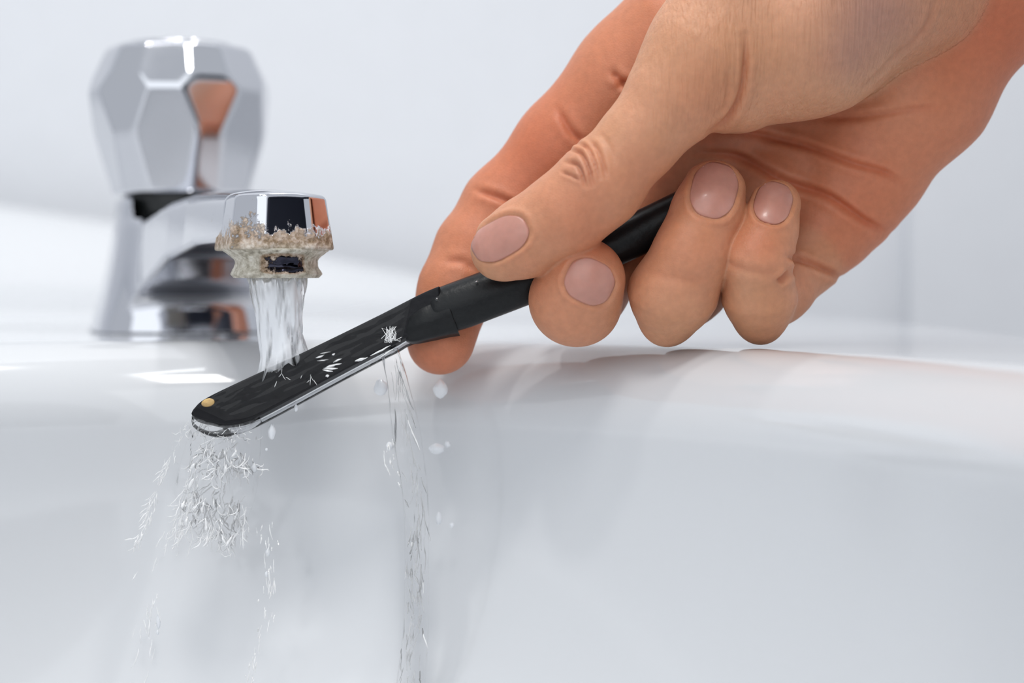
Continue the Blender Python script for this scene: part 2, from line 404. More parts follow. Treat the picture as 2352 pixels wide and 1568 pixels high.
# ------------------------------------------------------------------ tap
TX, TY = -.1010, .522            # tap axis
HX, HY = -.0552, .400            # spout head axis
def lathe(prof, n=64, sides=None, cx=0, cy=0, mod=None):
    V = []
    for i in range(n):
        t = 2 * math.pi * i / n
        for j, (r, z) in enumerate(prof):
            rr = r * (mod(t, z) if mod else 1); V.append((cx + math.cos(t) * rr, cy + math.sin(t) * rr, z))
    F = grid_faces(n, len(prof), True); V = np.array(V)
    k = len(V); V = np.vstack([V, [[cx, cy, prof[0][1]], [cx, cy, prof[-1][1]]]])
    F = [tuple(f) for f in F]; m = len(prof)
    for i in range(n):
        j = (i + 1) % n; F.append((k, j * m, i * m)); F.append((k + 1, i * m + m - 1, j * m + m - 1))
    return V, F
def tap():
    root = tag(empty('basin_tap', (TX, TY, 0)), 'worn chrome basin tap with a faceted knob and limescaled spout running water', 'tap')
    ax = np.array([HX - TX, HY - TY]); Ln = np.linalg.norm(ax); ax = ax / Ln; pr = np.array([-ax[1], ax[0]])   # pr points to +x side
    if pr[0] < 0: pr = -pr
    def body(P):                                   # mm, relative to tap axis; u along spout, v across
        X = P[:, 0]; Y = P[:, 1]; Z = P[:, 2]
        u = X * ax[0] + Y * ax[1]; v = X * pr[0] + Y * pr[1]
        # flared pedestal
        hw = 18.8 + 8.2 * (1 - np.clip(Z / 41, 0, 1)) ** 1.5
        n = (np.abs(u / hw) ** 3.2 + np.abs(v / hw) ** 3.2) ** (1 / 3.2)
        d1 = smax((n - 1) * hw * .9, Z - 40.5, 2.0); d1 = np.maximum(d1, -Z)
        t = np.clip(u / (Ln * 1e3), -.2, 1.1)
        # spout: tapered bar, roof line dips a little, soffit climbs from the foot
        top = np.interp(t, [-.2, .0, .15, .35, .6, .85, 1.1], [29, 31.5, 35.6, 38.2, 38.9, 37.8, 36.2])
        bot = np.interp(t, [-.2, 0, .2, .45, .7, 1.1], [-2, 1, 12, 21.5, 24.5, 24.5])
        hv = np.interp(t, [-.2, 0, .3, .6, 1.1], [19, 19.5, 16.0, 13.0, 11.6])
        hv = hv - .10 * (Z - bot)
        d2 = smax(smax(np.abs(v) - hv, Z - top + .012 * v * v, 2.2), bot - Z, 1.6)
        d2 = smax(d2, u - (Ln * 1e3 - 4), 1.5); d2 = smax(d2, -u - 5, 1)
        # opening under the knob on the spout side
        d1b = smax(d1, -smax(smax(33.0 - Z, -16.2 - v, .5), -12 - u, .5), .8)
        return smin(d1b, d2, 5.0)
    V, Q, N = surface(body, (-32, -140, -1), (75, 32, 46), .7, newton=4)
    V = V * 1e-3 + np.array([TX, TY, 0]); V[:, 2] = np.maximum(V[:, 2], 0.0001)
    me = mesh('body', V, Q); dirt = sm(.112, .128, -(V[:, 1] - TY)) * sm(.034, .024, V[:, 2]) * .5; set_attr(me, 'dirt', dirt)
    o = link('body', me, M_scale, root)
    me.normals_split_custom_set_from_vertices([tuple(n) for n in N])
    # spout head: rounded box with slightly tapering facets
    hz0, hz1 = 22.6, 36.6
    def head(P):
        u = P[:, 0] * ax[0] + P[:, 1] * ax[1]; v = P[:, 0] * pr[0] + P[:, 1] * pr[1]; Z = P[:, 2]
        w = 12.4 - .14 * (Z - hz0)
        a = np.maximum(np.abs(v) - w, -1e9)
        d = smax(np.abs(v) - w, u - w * .95, 1.0)
        for ang, off in ((math.radians(38), .995), (math.radians(-38), .995)):
            d = smax(d, u * math.cos(ang) + v * math.sin(ang) - w * off * 1.06, 1.0)
        d = smax(d, -u - 12, .6)
        d = smax(d, Z - (hz1 - .010 * (u * u + v * v)), 1.1)
        d = smax(d, hz0 - Z, .7)
        return d
    V, Q, N = surface(head, (-22, -22, 20), (22, 22, 40), .35, newton=4)
    zz = V[:, 2]; V = V * 1e-3 + np.array([HX, HY, 0])
    me = mesh('spout_head', V, Q)
    fr = (V[:, 0] - HX)
    set_attr(me, 'dirt', np.interp(zz, [22.6, 24.0, 25.5, 27.5, 30, 33], [.62, .53, .42, .30, .16, 0]))
    link('spout_head', me, M_scale, root); me.normals_split_custom_set_from_vertices([tuple(n) for n in N])
    # aerator ring
    prof = [(9.6, 16.6), (9.9, 16.2), (10.3, 16.6), (10.6, 17.2), (10.2, 18.0), (9.7, 18.8), (9.6, 19.8), (10.0, 20.8), (11.2, 21.8), (12.1, 22.4), (12.2, 22.9)]
    prof = [(r * 1e-3, z * 1e-3) for r, z in prof]
    V, F = lathe(spline(prof, 40), 96, cx=HX, cy=HY)
    for i in range(len(V)):
        d = Vector((V[i][0] - HX, V[i][1] - HY, 0)); nz = mnoise.noise(Vector(V[i]) * 500) * .35e-3 + mnoise.noise(Vector(V[i]) * 1500) * .12e-3
        if d.length > 1e-4: V[i][:2] += np.array(d.normalized()[:2]) * nz
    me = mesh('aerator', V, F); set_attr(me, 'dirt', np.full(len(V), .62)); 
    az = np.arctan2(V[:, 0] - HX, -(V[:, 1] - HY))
    a = me.attributes['dirt']; dv = .22 + .73 * np.clip(((az - .30) / .66) ** 4 + ((V[:, 2] - .0194) / .0028) ** 4, 0, 1); a.data.foreach_set('value', dv.astype(np.float32))  # patch with little limescale, showing the dark reflection put into the colour
    tag(link('aerator', me, M_scale_darkrefl, root), 'limescale-crusted aerator ring')
    # stem between body and knob, coloured near-black for the shade in the gap
    V, F = lathe([(.0168, .027), (.0168, .0405), (.0165, .0430), (.0165, .0452), (.010, .0455)], 48, cx=TX, cy=TY)
    link('stem', mesh('stem', V, F), M_gap_shade, root)
    # faceted knob
    K = empty('knob', (TX, TY, .042)); K.parent = root; K.matrix_parent_inverse = root.matrix_basis.inverted()
    kz0 = 41.0; kz1 = 86.5
    def knob(P):
        r = np.hypot(P[:, 0], P[:, 1]); t = np.arctan2(P[:, 1], P[:, 0]); Z = P[:, 2]; d = None
        nf = 6; rot = math.radians(-89)
        for i in range(nf):
            a = rot + 2 * math.pi * i / nf; u = P[:, 0] * math.cos(a) + P[:, 1] * math.sin(a)
            # lower facet leans outwards with height, upper facet leans back in
            lo = u - (19.6 + (Z - kz0) * .245); hi = (u - 26.9 + (Z - 72) * .46) * .9
            a2 = a + math.pi / nf; u2 = P[:, 0] * math.cos(a2) + P[:, 1] * math.sin(a2)
            lo2 = u2 - (20.0 + (Z - kz0) * .31); hi2 = (u2 - 27.6 + (Z - 72) * .46) * .9; di = u2 - 25.9 - (Z - 68) * .03
            for q in (lo, hi, lo2, hi2, di): d = q if d is None else smax(d, q, .9)
        d = smax(d, r - 28.8, 1.2)
        d = smax(d, Z - (kz1 - .002 * r * r), 1.6); d = smax(d, kz0 - Z, 1.5)
        return d
    V, Q, N = surface(knob, (-34, -34, 38), (34, 34, 90), .7, newton=4)
    V = V * 1e-3 + np.array([TX, TY, 0]); me = mesh('knob_shell', V, Q)
    o = link('knob_shell', me, M_chrome); o.parent = K; o.matrix_parent_inverse = Matrix.Translation(Vector((TX, TY, .042))).inverted()
    me.normals_split_custom_set_from_vertices([tuple(n) for n in N])
    V, F = lathe([(.0165, .0855), (.0165, .0864), (.0158, .0869), (.0, .0872)], 48, cx=TX, cy=TY)
    o = link('knob_cap', mesh('knob_cap', V, F), M_chrome); o.parent = K; o.matrix_parent_inverse = Matrix.Translation(Vector((TX, TY, .042))).inverted()
    return root
tap()

# ------------------------------------------------------------------ hand
def hp(px, py, w, r): return (px / 10, py / 10, w, r / 10)
THUMB = [hp(1152, 572, -11, 72), hp(1210, 545, -12, 84), hp(1300, 490, -14, 92), hp(1376, 424, -15, 94), hp(1476, 310, -15, 88), hp(1556, 214, -13, 110), hp(1620, 130, -11, 138), hp(1700, 20, -7, 160)]
THENAR = [hp(1690, 170, -6, 138), hp(1850, 75, -4, 186), hp(2080, -90, 2, 210), hp(2350, -330, 8, 250)]
INDEX = [hp(1012, 782, 10, 78), hp(1050, 660, 13, 80), hp(1090, 570, 16, 84), hp(1158, 475, 19, 92), hp(1300, 330, 19, 108), hp(1440, 175, 17, 118), hp(1560, 70, 15, 140)]
MIDDLE = [hp(1343, 640, -10, 94), hp(1322, 690, -6, 99), hp(1345, 660, 8, 92), hp(1420, 560, 17, 94), hp(1560, 400, 21, 100), hp(1680, 260, 20, 110)]
RING = [hp(1642, 438, -3, 72), hp(1625, 490, -6, 78), hp(1590, 580, -8, 84), hp(1544, 680, -5, 97), hp(1533, 736, -2, 50), hp(1575, 660, 9, 88), hp(1660, 560, 18, 95), hp(1800, 420, 21, 108)]
PINKY = [hp(1782, 470, -2, 58), hp(1765, 530, -5, 64), hp(1738, 600, -7, 76), hp(1745, 690, -3, 81), hp(1745, 738, -1, 45), hp(1790, 660, 8, 76), hp(1850, 590, 14, 84), hp(1935, 490, 17, 100)]
PALM = [[hp(1910, 520, 17, 96), hp(1985, 400, 16, 122), hp(2120, 210, 12, 150), hp(2260, -60, 12, 190), hp(2560, -440, 14, 260)],
        [hp(1800, 420, 25, 110), hp(2000, 200, 20, 130), hp(2250, -80, 14, 180)],
        [hp(1660, 270, 25, 110), hp(1900, 120, 21, 130), hp(2200, -120, 14, 180)],
        [hp(1480, 140, 17, 120), hp(1700, 0, 14, 140), hp(2000, -180, 12, 180), hp(2400, -420, 12, 240)]]
ARM = [hp(2300, -200, 8, 250), hp(2640, -560, 4, 290), hp(2950, -950, -10, 330)]
def parts(P):
    t = smin(chain(P, THUMB, 4, 1.05), chain(P, THENAR, 6, 1.0), 4.0)
    p = None
    for c in PALM:
        e = chain(P, c, 6, 1.15); p = e if p is None else smin(p, e, 9)
    p = smin(p, chain(P, ARM, 6, 1.1), 12)
    i = chain(P, INDEX, 4); m = chain(P, MIDDLE, 3.5); r = chain(P, RING, 3.5); k = chain(P, PINKY, 3.0)
    pm = smin(p, chain(P, MIDDLE[4:], 3), 5); pm = smin(pm, chain(P, RING[6:], 3), 5); pm = smin(pm, chain(P, PINKY[6:], 3), 5); pm = smin(pm, chain(P, INDEX[4:], 3), 5)
    return t, pm, i, m, r, k
def hand_sdf(P):
    t, p, i, m, r, k = parts(P)
    d = smin(p, t, 3.0)
    for f in (i, m, r, k): d = smin(d, f, .8)
    return d
# creases: list of (polyline px, half width px, depth mm, group)   groups: t thumb/thenar, p palm, i, m, r, k
CREASES = [
    ([(1628, 306), (1665, 278), (1692, 240), (1706, 200), (1712, 150), (1712, 80)], 8, .8, 't'),
    ([(1310, 345), (1335, 352), (1352, 385), (1362, 425)], 5, .62, 't'), ([(1298, 372), (1325, 378), (1338, 400), (1345, 430)], 5, .58, 't'),
    ([(1352, 322), (1372, 345), (1385, 380), (1392, 405)], 6, .5, 't'), ([(1325, 332), (1350, 340), (1366, 372), (1376, 410)], 5, .52, 't'),
    ([(1290, 395), (1310, 402), (1335, 415)], 4, .4, 't'), ([(1375, 300), (1400, 335), (1412, 372)], 6, .12, 't'),
    ([(1415, 205), (1440, 190), (1462, 205)], 9, .4, 'i'), ([(1090, 435), (1150, 455), (1200, 478)], 8, .5, 'i'), ([(1280, 250), (1310, 300), (1345, 330)], 9, .5, 'i'),
    ([(1405, 165), (1425, 185), (1450, 205)], 9, .6, 'p'), ([(1020, 600), (1060, 600), (1090, 620)], 9, .3, 'i'),
    ([(1640, 300), (1750, 312), (1850, 335), (1950, 372), (2030, 395), (2070, 420)], 9, .65, 'p'),
    ([(1600, 350), (1700, 362), (1800, 415), (1900, 450), (1990, 510), (2040, 530)], 10, .85, 'p'),
    ([(1810, 588), (1870, 608), (1935, 640)], 8, .8, 'pk'), ([(1860, 270), (1980, 268), (2100, 250), (2160, 245)], 9, .35, 'p'),
    ([(1660, 600), (1720, 622), (1790, 630)], 10, .22, 'k'), ([(1786, 648), (1800, 640), (1815, 622)], 7, .8, 'k'),
    ([(1480, 625), (1560, 640), (1630, 645)], 12, .18, 'r'),
    ([(1990, 200), (2060, 130), (2120, 70), (2150, 0)], 6, .30, 't'), ([(1960, 215), (2020, 165), (2080, 95)], 5, .2, 't'),
    ([(1640, 262), (1665, 240), (1672, 190), (1668, 150)], 5, .2, 't'),
]
NAILS = [  # centre px, long axis (towards the tip) px, half length, half width, finger
    ('thumb nail', (1149, 548), (-.87, .49), 70, 45, 't'),
    ('middle', (1354, 647), (.42, -.90), 52, 58, 'm'),
    ('ring', (1640, 437), (.25, -.97), 65, 54, 'r'),
    ('pinky', (1776, 466), (.30, -.95), 49, 44, 'k')]
def nail_uv(X, nl):
    c = np.array(nl[1], float); a = np.array(nl[2]); a = a / np.linalg.norm(a); b = np.array([-a[1], a[0]])
    d = X - c; return (d @ a) / nl[3], (d @ b) / nl[4]
HH = .42
def build_hand():
    V, Q, N = surface(hand_sdf, (90, -100, -42), (330, 90, 52), HH, newton=1)
    t, p, i, m, r, k = parts(V); G = np.stack([t, p, i, m, r, k], 1); g = G.argmin(1); gi = {c: n for n, c in enumerate('tpimrk')}
    X = V[:, :2] * 10
    front = sm(.35, -.15, N[:, 2])
    disp = np.zeros(len(V)); wr = np.zeros(len(V)); crease = np.zeros(len(V))
    for pts, w, dep, grp in CREASES:
        ok = np.zeros(len(V), bool)
        for c in grp: ok |= (g == gi[c]) | (G[:, gi[c]] < .6)
        w = w * .85; dep = dep * 1.5; d, u = pl_dist(X, spline(pts, 24)); fade = np.clip(np.minimum(u, 1 - u) * 5, 0, 1) * .8 + .2
        bump = np.exp(-(d / w) ** 2) - .35 * np.exp(-((d - 2.4 * w) / (1.3 * w)) ** 2)
        disp -= dep * bump * fade * front * ok; crease = np.maximum(crease, np.exp(-(d / w) ** 2) * fade * front * ok * min(1, dep * .9))
    # nail folds and the seat of the nail plate
    seats = np.zeros(len(V))
    for nl in NAILS:
        ok = (g == gi[nl[5]]) & (N[:, 2] < .25)
        a, b = nail_uv(X, nl); rr = (np.abs(a) ** 2.6 + np.abs(b) ** 2.6) ** (1 / 2.6)
        edge = np.exp(-((rr - 1.0) / .06) ** 2) * sm(1.0, .6, a); wall = np.exp(-((rr - 1.16) / .11) ** 2) * sm(.9, .3, a)
        disp -= ok * (edge * .30 - wall * .30 + .45 * sm(1.05, .93, rr)); seats = np.maximum(seats, ok * sm(1.1, .95, rr))
    # soft lumps of flesh
    lump = (np.sin(X[:, 0] / 61 + 1.3 * np.sin(X[:, 1] / 83)) * np.sin(X[:, 1] / 71 + V[:, 2] / 9)) * .18
    disp += lump * (1 - seats)
    V2 = V + N * disp[:, None]
    W = HW(V2)
    me = mesh('hand', W, Q)
    # colour attributes: palm side and fingertips are redder, back of the thumb is tan
    red = np.choose(g, [.10, .62, .60, .34, .30, .28]).astype(float)
    red = smooth_attr(Q, red, 14)
    for (px, py, rad, amt) in [(1175, 620, 90, .28), (1360, 575, 70, .15), (1640, 600, 110, .18), (1745, 560, 60, .3), (1230, 330, 160, .3), (1000, 820, 90, .15), (1620, 230, 90, .22), (2330, 60, 200, .35), (1400, 570, 100, .1), (2000, 480, 120, .15), (1480, 410, 90, .3)]:
        red += amt * np.exp(-((X[:, 0] - px) ** 2 + (X[:, 1] - py) ** 2) / rad ** 2)
    for (px, py, rad, amt) in [(1180, 690 - 60, 30, .0), (1130, 640, 60, .2), (1700, 640, 60, .25), (2040, 200, 90, .25), (1560, 760, 120, .2), (1750, 730, 90, .15)]:
        red -= amt * np.exp(-((X[:, 0] - px) ** 2 + (X[:, 1] - py) ** 2) / rad ** 2)
    red += .28 * np.exp(-((X[:, 0] - 1330) ** 2 + (X[:, 1] - 505) ** 2) / 90 ** 2) - .1 * np.exp(-((X[:, 0] - 1370) ** 2 + (X[:, 1] - 320) ** 2) / 90 ** 2)
    red = np.clip(red + crease * .35, 0, 1)
    vein = .75 * np.exp(-((X[:, 0] - 2010) ** 2 / 120 ** 2 + (X[:, 1] - 30) ** 2 / 110 ** 2)) + .35 * np.exp(-((X[:, 0] - 1950) ** 2 + (X[:, 1] - 140) ** 2) / 60 ** 2)
    vein += .25 * np.exp(-((X[:, 0] - 1338) ** 2 + (X[:, 1] - 388) ** 2) / 34 ** 2)
    vein *= (g == 0)
    wrk = (g == 0) * sm(1380, 1560, X[:, 0] + (250 - X[:, 1]) * .0) * sm(330, 250, X[:, 1]) * front
    set_attr(me, 'red', red); set_attr(me, 'vein', np.clip(vein, 0, 1)); set_attr(me, 'wrinkle', np.clip(wrk + .12, 0, 1))
    o = link('person', me, M_skin)
    tag(o, 'bare hand and wrist reaching in from the upper right, gripping the black razor', 'person')
    # the dark sleeved arm and torso, outside the frame, mirrored in the chrome
    # hand space ends where the wrist meets the cuff: world mm here
    cuffw = HW(np.array([[292.0, -88.0, -9.0]]))[0] * 1e3
    def cloth2(P):
        a = chain(P, [(*cuffw, 46), (cuffw[0] + 60, cuffw[1] - 90, cuffw[2] + 60, 58), (330, -60, 330, 78), (400, -200, 380, 90)], 30)
        b = chain(P, [(400, -260, 360, 110), (400, -300, 200, 170), (390, -300, -150, 170), (390, -300, -500, 165)], 60)
        return smin(a, b, 50)
    Vc, Qc, Nc = surface(cloth2, (-60, -520, -700), (640, 420, 520), 9., newton=1)
    q = link('sleeve', mesh('sleeve', Vc * 1e-3, Qc), M_cloth, o); q['label'] = 'dark sleeve'
    # nail plates: sampled from the finger surface below, evened out, raised above the skin
    for nl in NAILS:
        ok = (g == gi[nl[5]]) & (N[:, 2] < .3)
        a, b = nail_uv(X, nl); nu, nv = 33, 27
        U, Wd = np.meshgrid(np.linspace(-1, 1, nu), np.linspace(-1, 1, nv), indexing='ij')
        # superellipse disc mapping
        uu = U * np.sqrt(np.clip(1 - .5 * np.abs(Wd) ** 3.2, 0, 1)); ww = Wd * np.sqrt(np.clip(1 - .5 * np.abs(U) ** 3.2, 0, 1))
        # free edge: squarer towards the tip
        c = np.array(nl[1], float); ad = np.array(nl[2]); ad = ad / np.linalg.norm(ad); bd = np.array([-ad[1], ad[0]])
        x = c[0] + uu * nl[3] * ad[0] + ww * nl[4] * bd[0]; y = c[1] + uu * nl[3] * ad[1] + ww * nl[4] * bd[1]
        XY = np.stack([x.ravel() / 10, y.ravel() / 10], 1); zt = np.full(len(XY), -45.0)
        for _ in range(60):
            zt += np.clip(hand_sdf(np.column_stack([XY, zt])), -3, 3) * .8
        zt = np.minimum(zt, np.percentile(zt, 50) + 9).reshape(uu.shape)
        for _ in range(3):
            zp = np.pad(zt, 1, mode='reflect', reflect_type='odd'); zt = (zp[:-2, 1:-1] + zp[2:, 1:-1] + zp[1:-1, :-2] + zp[1:-1, 2:]) / 4
        edge = np.maximum(np.abs(U), np.abs(Wd)); z = zt + .10 - .22 * sm(.0, 1., uu) + .35 * sm(.9, 1.0, edge) * sm(1., .3, uu) + .10 * edge
        P = np.stack([x / 10, y / 10, z], -1).reshape(-1, 3)
        nm = mesh('fingernail', HW(P), grid_faces(nu, nv)[:, ::-1]); q = link('fingernail', nm, M_nail, o); q['label'] = 'pink fingernail'
        sol = q.modifiers.new('s', 'SOLIDIFY'); sol.thickness = .0003; sol.offset = -1
    return o
def smooth_attr(Q, a, it):
    n = len(a)
    for _ in range(it):
        s = np.zeros(n); c = np.zeros(n)
        for i in range(4):
            j = (i + 1) % 4; np.add.at(s, Q[:, i], a[Q[:, j]]); np.add.at(s, Q[:, j], a[Q[:, i]]); np.add.at(c, Q[:, i], 1); np.add.at(c, Q[:, j], 1)
        a = s / np.maximum(c, 1)
    return a
build_hand()

# ------------------------------------------------------------------ razor
def extrude_outline(name, pts, w0, w1, shift, mt, parent, bev=.0006, n=120):
    """pts px outline of the front face (closed), w0/w1 mm depth; shift px offset of the back face"""
    pts = np.array(pts, float)
    bm = bmesh.new(); fr = []; bk = []
    for x, y in pts:
        fr.append(bm.verts.new(HW((x / 10, y / 10, w0))))
        bk.append(bm.verts.new(HW(((x + shift[0]) / 10, (y + shift[1]) / 10, w1))))
    bm.faces.new(fr); bm.faces.new(bk[::-1]); m = len(pts)
    for i in range(m): bm.faces.new((fr[i], bk[i], bk[(i + 1) % m], fr[(i + 1) % m]))
    bmesh.ops.recalc_face_normals(bm, faces=bm.faces)
    if bev:
        es = [e for e in bm.edges if e.calc_face_angle(0) > .6]
        bmesh.ops.bevel(bm, geom=es, offset=bev, segments=3, profile=.6, affect='EDGES')
    for f in bm.faces: f.smooth = True
    o = bmobj(name, bm, mt, parent)
    o.modifiers.new('wn', 'WEIGHTED_NORMAL').keep_sharp = False
    return o
def razor():
    root = tag(empty('straight_razor', HW((48, 93, 0))), 'wet black straight razor with a brass pin, held tilted under the water stream', 'razor')
    up = spline([(438, 950), (446, 936), (470, 915), (540, 880), (700, 806), (860, 728), (962, 676), (1010, 655)], 46)
    lo = spline([(1010, 745), (965, 762), (930, 775), (908, 788), (860, 812), (760, 865), (640, 930), (575, 963), (545, 972), (515, 976)], 46)
    end = spline([(515, 976), (480, 968), (450, 958), (438, 950)], 8)[1:-1]
    face = np.vstack([up, lo, end])
    extrude_outline('scale', face, -3.4, -.9, (3, 9), M_black, root, .0005)
    lo2 = lo + np.array([5, 15]); 
    f2 = np.vstack([up[2:-4] + (6, 8), lo[6:-2] + (4, 10)])
    extrude_outline('blade', f2, -.85, .75, (1, 6), M_steel, root, .0001)
    extrude_outline('scale', face + (5, 14), .8, 3.2, (3, 8), M_black, root, .0005)
    # brass pin head
    bm = bmesh.new(); bmesh.ops.create_uvsphere(bm, u_segments=32, v_segments=16, radius=1)
    for v in bm.verts:
        p = v.co; v.co = Vector(HW(((478 + p.x * 15.5 + p.y * 2) / 10, (924.5 + p.y * 9.5 - p.x * 3.5) / 10, -3.45 + p.z * .16)))
    tag(bmobj('pin', bm, M_brass, root), 'round brass pin')
    # handle tube
    cl = spline([(975, 722, 0, 47), (1040, 706, 0, 55), (1120, 677, 0, 55.5), (1240, 632, 0, 54), (1340, 590, 0, 52), (1440, 548, 0, 50), (1540, 500, 1, 49), (1640, 448, 3, 47), (1700, 415, 5, 40)], 90)
    def tube(name, cl, mt, cap=True, ns=48, wob=0):
        V = []; m = len(cl)
        for i, (x, y, w, r) in enumerate(cl):
            a = cl[max(i - 1, 0)][:2]; b = cl[min(i + 1, m - 1)][:2]; d = np.array(b) - np.array(a); d /= np.linalg.norm(d); n = np.array([-d[1], d[0]])
            e = 1
            if i < 5: e = math.sin((i + .3) / 5.3 * math.pi / 2) ** .5
            if i > m - 6: e = math.sin((m - 1 - i + .3) / 5.3 * math.pi / 2) ** .5
            for j in range(ns):
                t = 2 * math.pi * j / ns; rr = r * e * (1 + wob * math.sin(3 * t + i * .2))
                V.append(HW(((x + n[0] * rr * math.cos(t)) / 10, (y + n[1] * rr * math.cos(t)) / 10, w + rr / 10 * .85 * math.sin(t))))
        F = [tuple(f) for f in grid_faces(m, ns)]
        for i in range(m - 1): F.append((i * ns + ns - 1, (i + 1) * ns + ns - 1, (i + 1) * ns, i * ns))
        F.append(tuple(range(ns))[::-1]); F.append(tuple(range((m - 1) * ns, m * ns)))
        bm = bmesh.new(); vs = [bm.verts.new(v) for v in V]
        for f in F: bm.faces.new([vs[k] for k in f])
        return bmobj(name, bm, mt, root)
    tube('handle', cl, M_matteblack)
    cu = spline([(918, 770, -1, 20), (945, 757, -1, 36), (975, 742, -1, 45), (1005, 730, -.5, 50), (1032, 718, 0, 58), (1040, 715, 0, 56)], 40)
    tube('collar', cu, M_matteblack, ns=8)
    for (x, y, r) in ((1003, 688, 3.4), (1095, 648, 3.2)):
        bm = bmesh.new(); bmesh.ops.create_uvsphere(bm, u_segments=12, v_segments=8, radius=1)
        for v in bm.verts: v.co = Vector(HW(((x + v.co.x * r) / 10, (y + v.co.y * r) / 10, -4.1 + v.co.z * .25)))
        o = bmobj('water_drop', bm, M_water); tag(o, 'tiny bright water bead on the collar end of the black handle' if x < 1050 else 'tiny bright water bead on the black handle beside the thumb tip', 'water drop', 'water beads on the handle')
    return root
razor()

# ------------------------------------------------------------------ water
rng = random.Random(4)
def stream():
    nz, na = 130, 120; V = []; foam = []
    ys = np.linspace(618, 842, nz)
    for y in ys:
        t = (y - 618) / 224
        cx = np.interp(t, [0, .3, 1], [634, 641, 650]); r0 = np.interp(t, [0, .12, .35, .8, 1], [68, 64, 55, 49, 54]) 
        for j in range(na):
            a = 2 * math.pi * j / na
            fl = (.085 * math.sin(9 * a + .6 * math.sin(3 * a)) * math.exp(-t * 5) + .05 * mnoise.noise(Vector((math.cos(a) * 2.2, math.sin(a) * 2.2, t * 2.4))) * 2
                  + .055 * mnoise.noise(Vector((math.cos(a) * 6 + t * 1.2, math.sin(a) * 6, t * 4 + 7))) * 1.6)
            r = r0 * (1 + fl)
            x = cx + r * math.cos(a) * (1 + .10 * float(sm(.86, 1, t)))
            yend = 872 - (x - 590) * .46 + 9 * math.sin(x * .16) + 7 * mnoise.noise(Vector((x * .08, a, 2)))
            V.append((x / 10, (618 + t * (yend - 618)) / 10, r / 10 * .9 * math.sin(a)))
            f = mnoise.noise(Vector((math.cos(a) * 3.2 + t, math.sin(a) * 3.2, t * 2.0 + 3))) + .6 * mnoise.noise(Vector((math.cos(a) * 9 + t, math.sin(a) * 9, t * 6 + 3)))
            foam.append(max(0, min(.95, (f + .55) * 1.8)) * float(sm(.04, .22 + .08 * math.sin(9 * a), t)) * float(1 - .5 * sm(.8, 1, t)))
    V = HW(np.array(V)); F = np.array(grid_faces(nz, na)).tolist()
    for i in range(nz - 1): F.append([i * na + na - 1, (i + 1) * na + na - 1, (i + 1) * na, i * na])
    F.append(list(range(na))[::-1]); F.append(list(range((nz - 1) * na, nz * na)))
    bm = bmesh.new(); vs = [bm.verts.new(v) for v in V]
    for f in F: bm.faces.new([vs[k] for k in f])
    o = bmobj('water_stream', bm, M_foam); set_attr(o.data, 'foam', foam)
    tag(o, 'clear water stream falling from the tap spout onto the razor', 'water')
    return o
stream()
def tubes(paths, ns=7):
    """paths: list of (n,4) px,py,w,r(px) -> V,F joined"""
    V = []; F = []
    for P in paths:
        P = np.array(P, float); m = len(P); b = len(V)
        for i in range(m):
            a = P[max(i - 1, 0), :2]; c = P[min(i + 1, m - 1), :2]; d = c - a; L = np.linalg.norm(d); d = d / L if L > 1e-6 else np.array([0, 1.]); n = np.array([-d[1], d[0]]); r = P[i, 3]
            for j in range(ns):
                t = 2 * math.pi * j / ns; V.append(((P[i, 0] + n[0] * r * math.cos(t)) / 10, (P[i, 1] + n[1] * r * math.cos(t)) / 10, P[i, 2] + r / 10 * math.sin(t)))
        for i in range(m - 1):
            for j in range(ns):
                k = (j + 1) % ns; F.append((b + i * ns + j, b + i * ns + k, b + (i + 1) * ns + k, b + (i + 1) * ns + j))
        F.append(tuple(b + j for j in range(ns))[::-1]); F.append(tuple(b + (m - 1) * ns + j for j in range(ns)))
    return HW(np.array(V)), F
def wisp(x, y, w, ln, ang, r, curl=.5, n=9):
    P = []; a = ang
    for i in range(n):
        t = i / (n - 1); P.append((x, y, w, r * (math.sin(math.pi * (t * .9 + .05)) ** .7) * (.6 + .8 * rng.random()))); a += rng.uniform(-curl, curl)
        x += math.cos(a) * ln / n; y += math.sin(a) * ln / n; w += rng.uniform(-.3, .3)
    return P
def splash(name, paths, m, label, foamv=1.0, cat='water', kind=None):
    V, F = tubes(paths); me = mesh(name, V, F); rs = np.random.RandomState(2)
    f = np.repeat(rs.uniform(.1, 1, len(V) // 7 + 1), 7)[:len(V)] * foamv; set_attr(me, 'foam', f)
    o = link(name, me, m); tag(o, label, cat, kind=kind); return o
# turbulent fall from the lower end of the razor
def fleck(cx, cy, w, n, sx, sy, lo, hi, r0, r1, ang=math.pi / 2 + .2, ja=.6, curl=.5):
    return [wisp(cx + rng.gauss(0, sx), cy + rng.gauss(0, sy), w + rng.uniform(-4, 4), rng.uniform(lo, hi), ang + rng.uniform(-ja, ja), rng.uniform(r0, r1), curl) for _ in range(n)]
paths = []
for _ in range(460):
    v = rng.random() ** .7; y = 1000 + v * 235; c = 505 - v * 25; hw = 50 + v * 42
    x = c + (rng.random() * 2 - 1) * hw
    if mnoise.noise(Vector((x * .022, y * .014, 4))) < -.12: continue
    paths.append(wisp(x, y, rng.uniform(-6, 6), rng.uniform(12, 60), math.pi / 2 + .22 + rng.uniform(-.3, .35), rng.uniform(.4, 1.5), .42))
for cx, cy in ((495, 1035), (500, 1090), (470, 1060), (560, 1055), (575, 1070), (520, 1150), (455, 1150), (500, 1190), (505, 1225), (530, 1225)):
    paths += fleck(cx, cy, 0, 12, 12, 16, 16, 50, .6, 2.0, ja=.5, curl=.6)
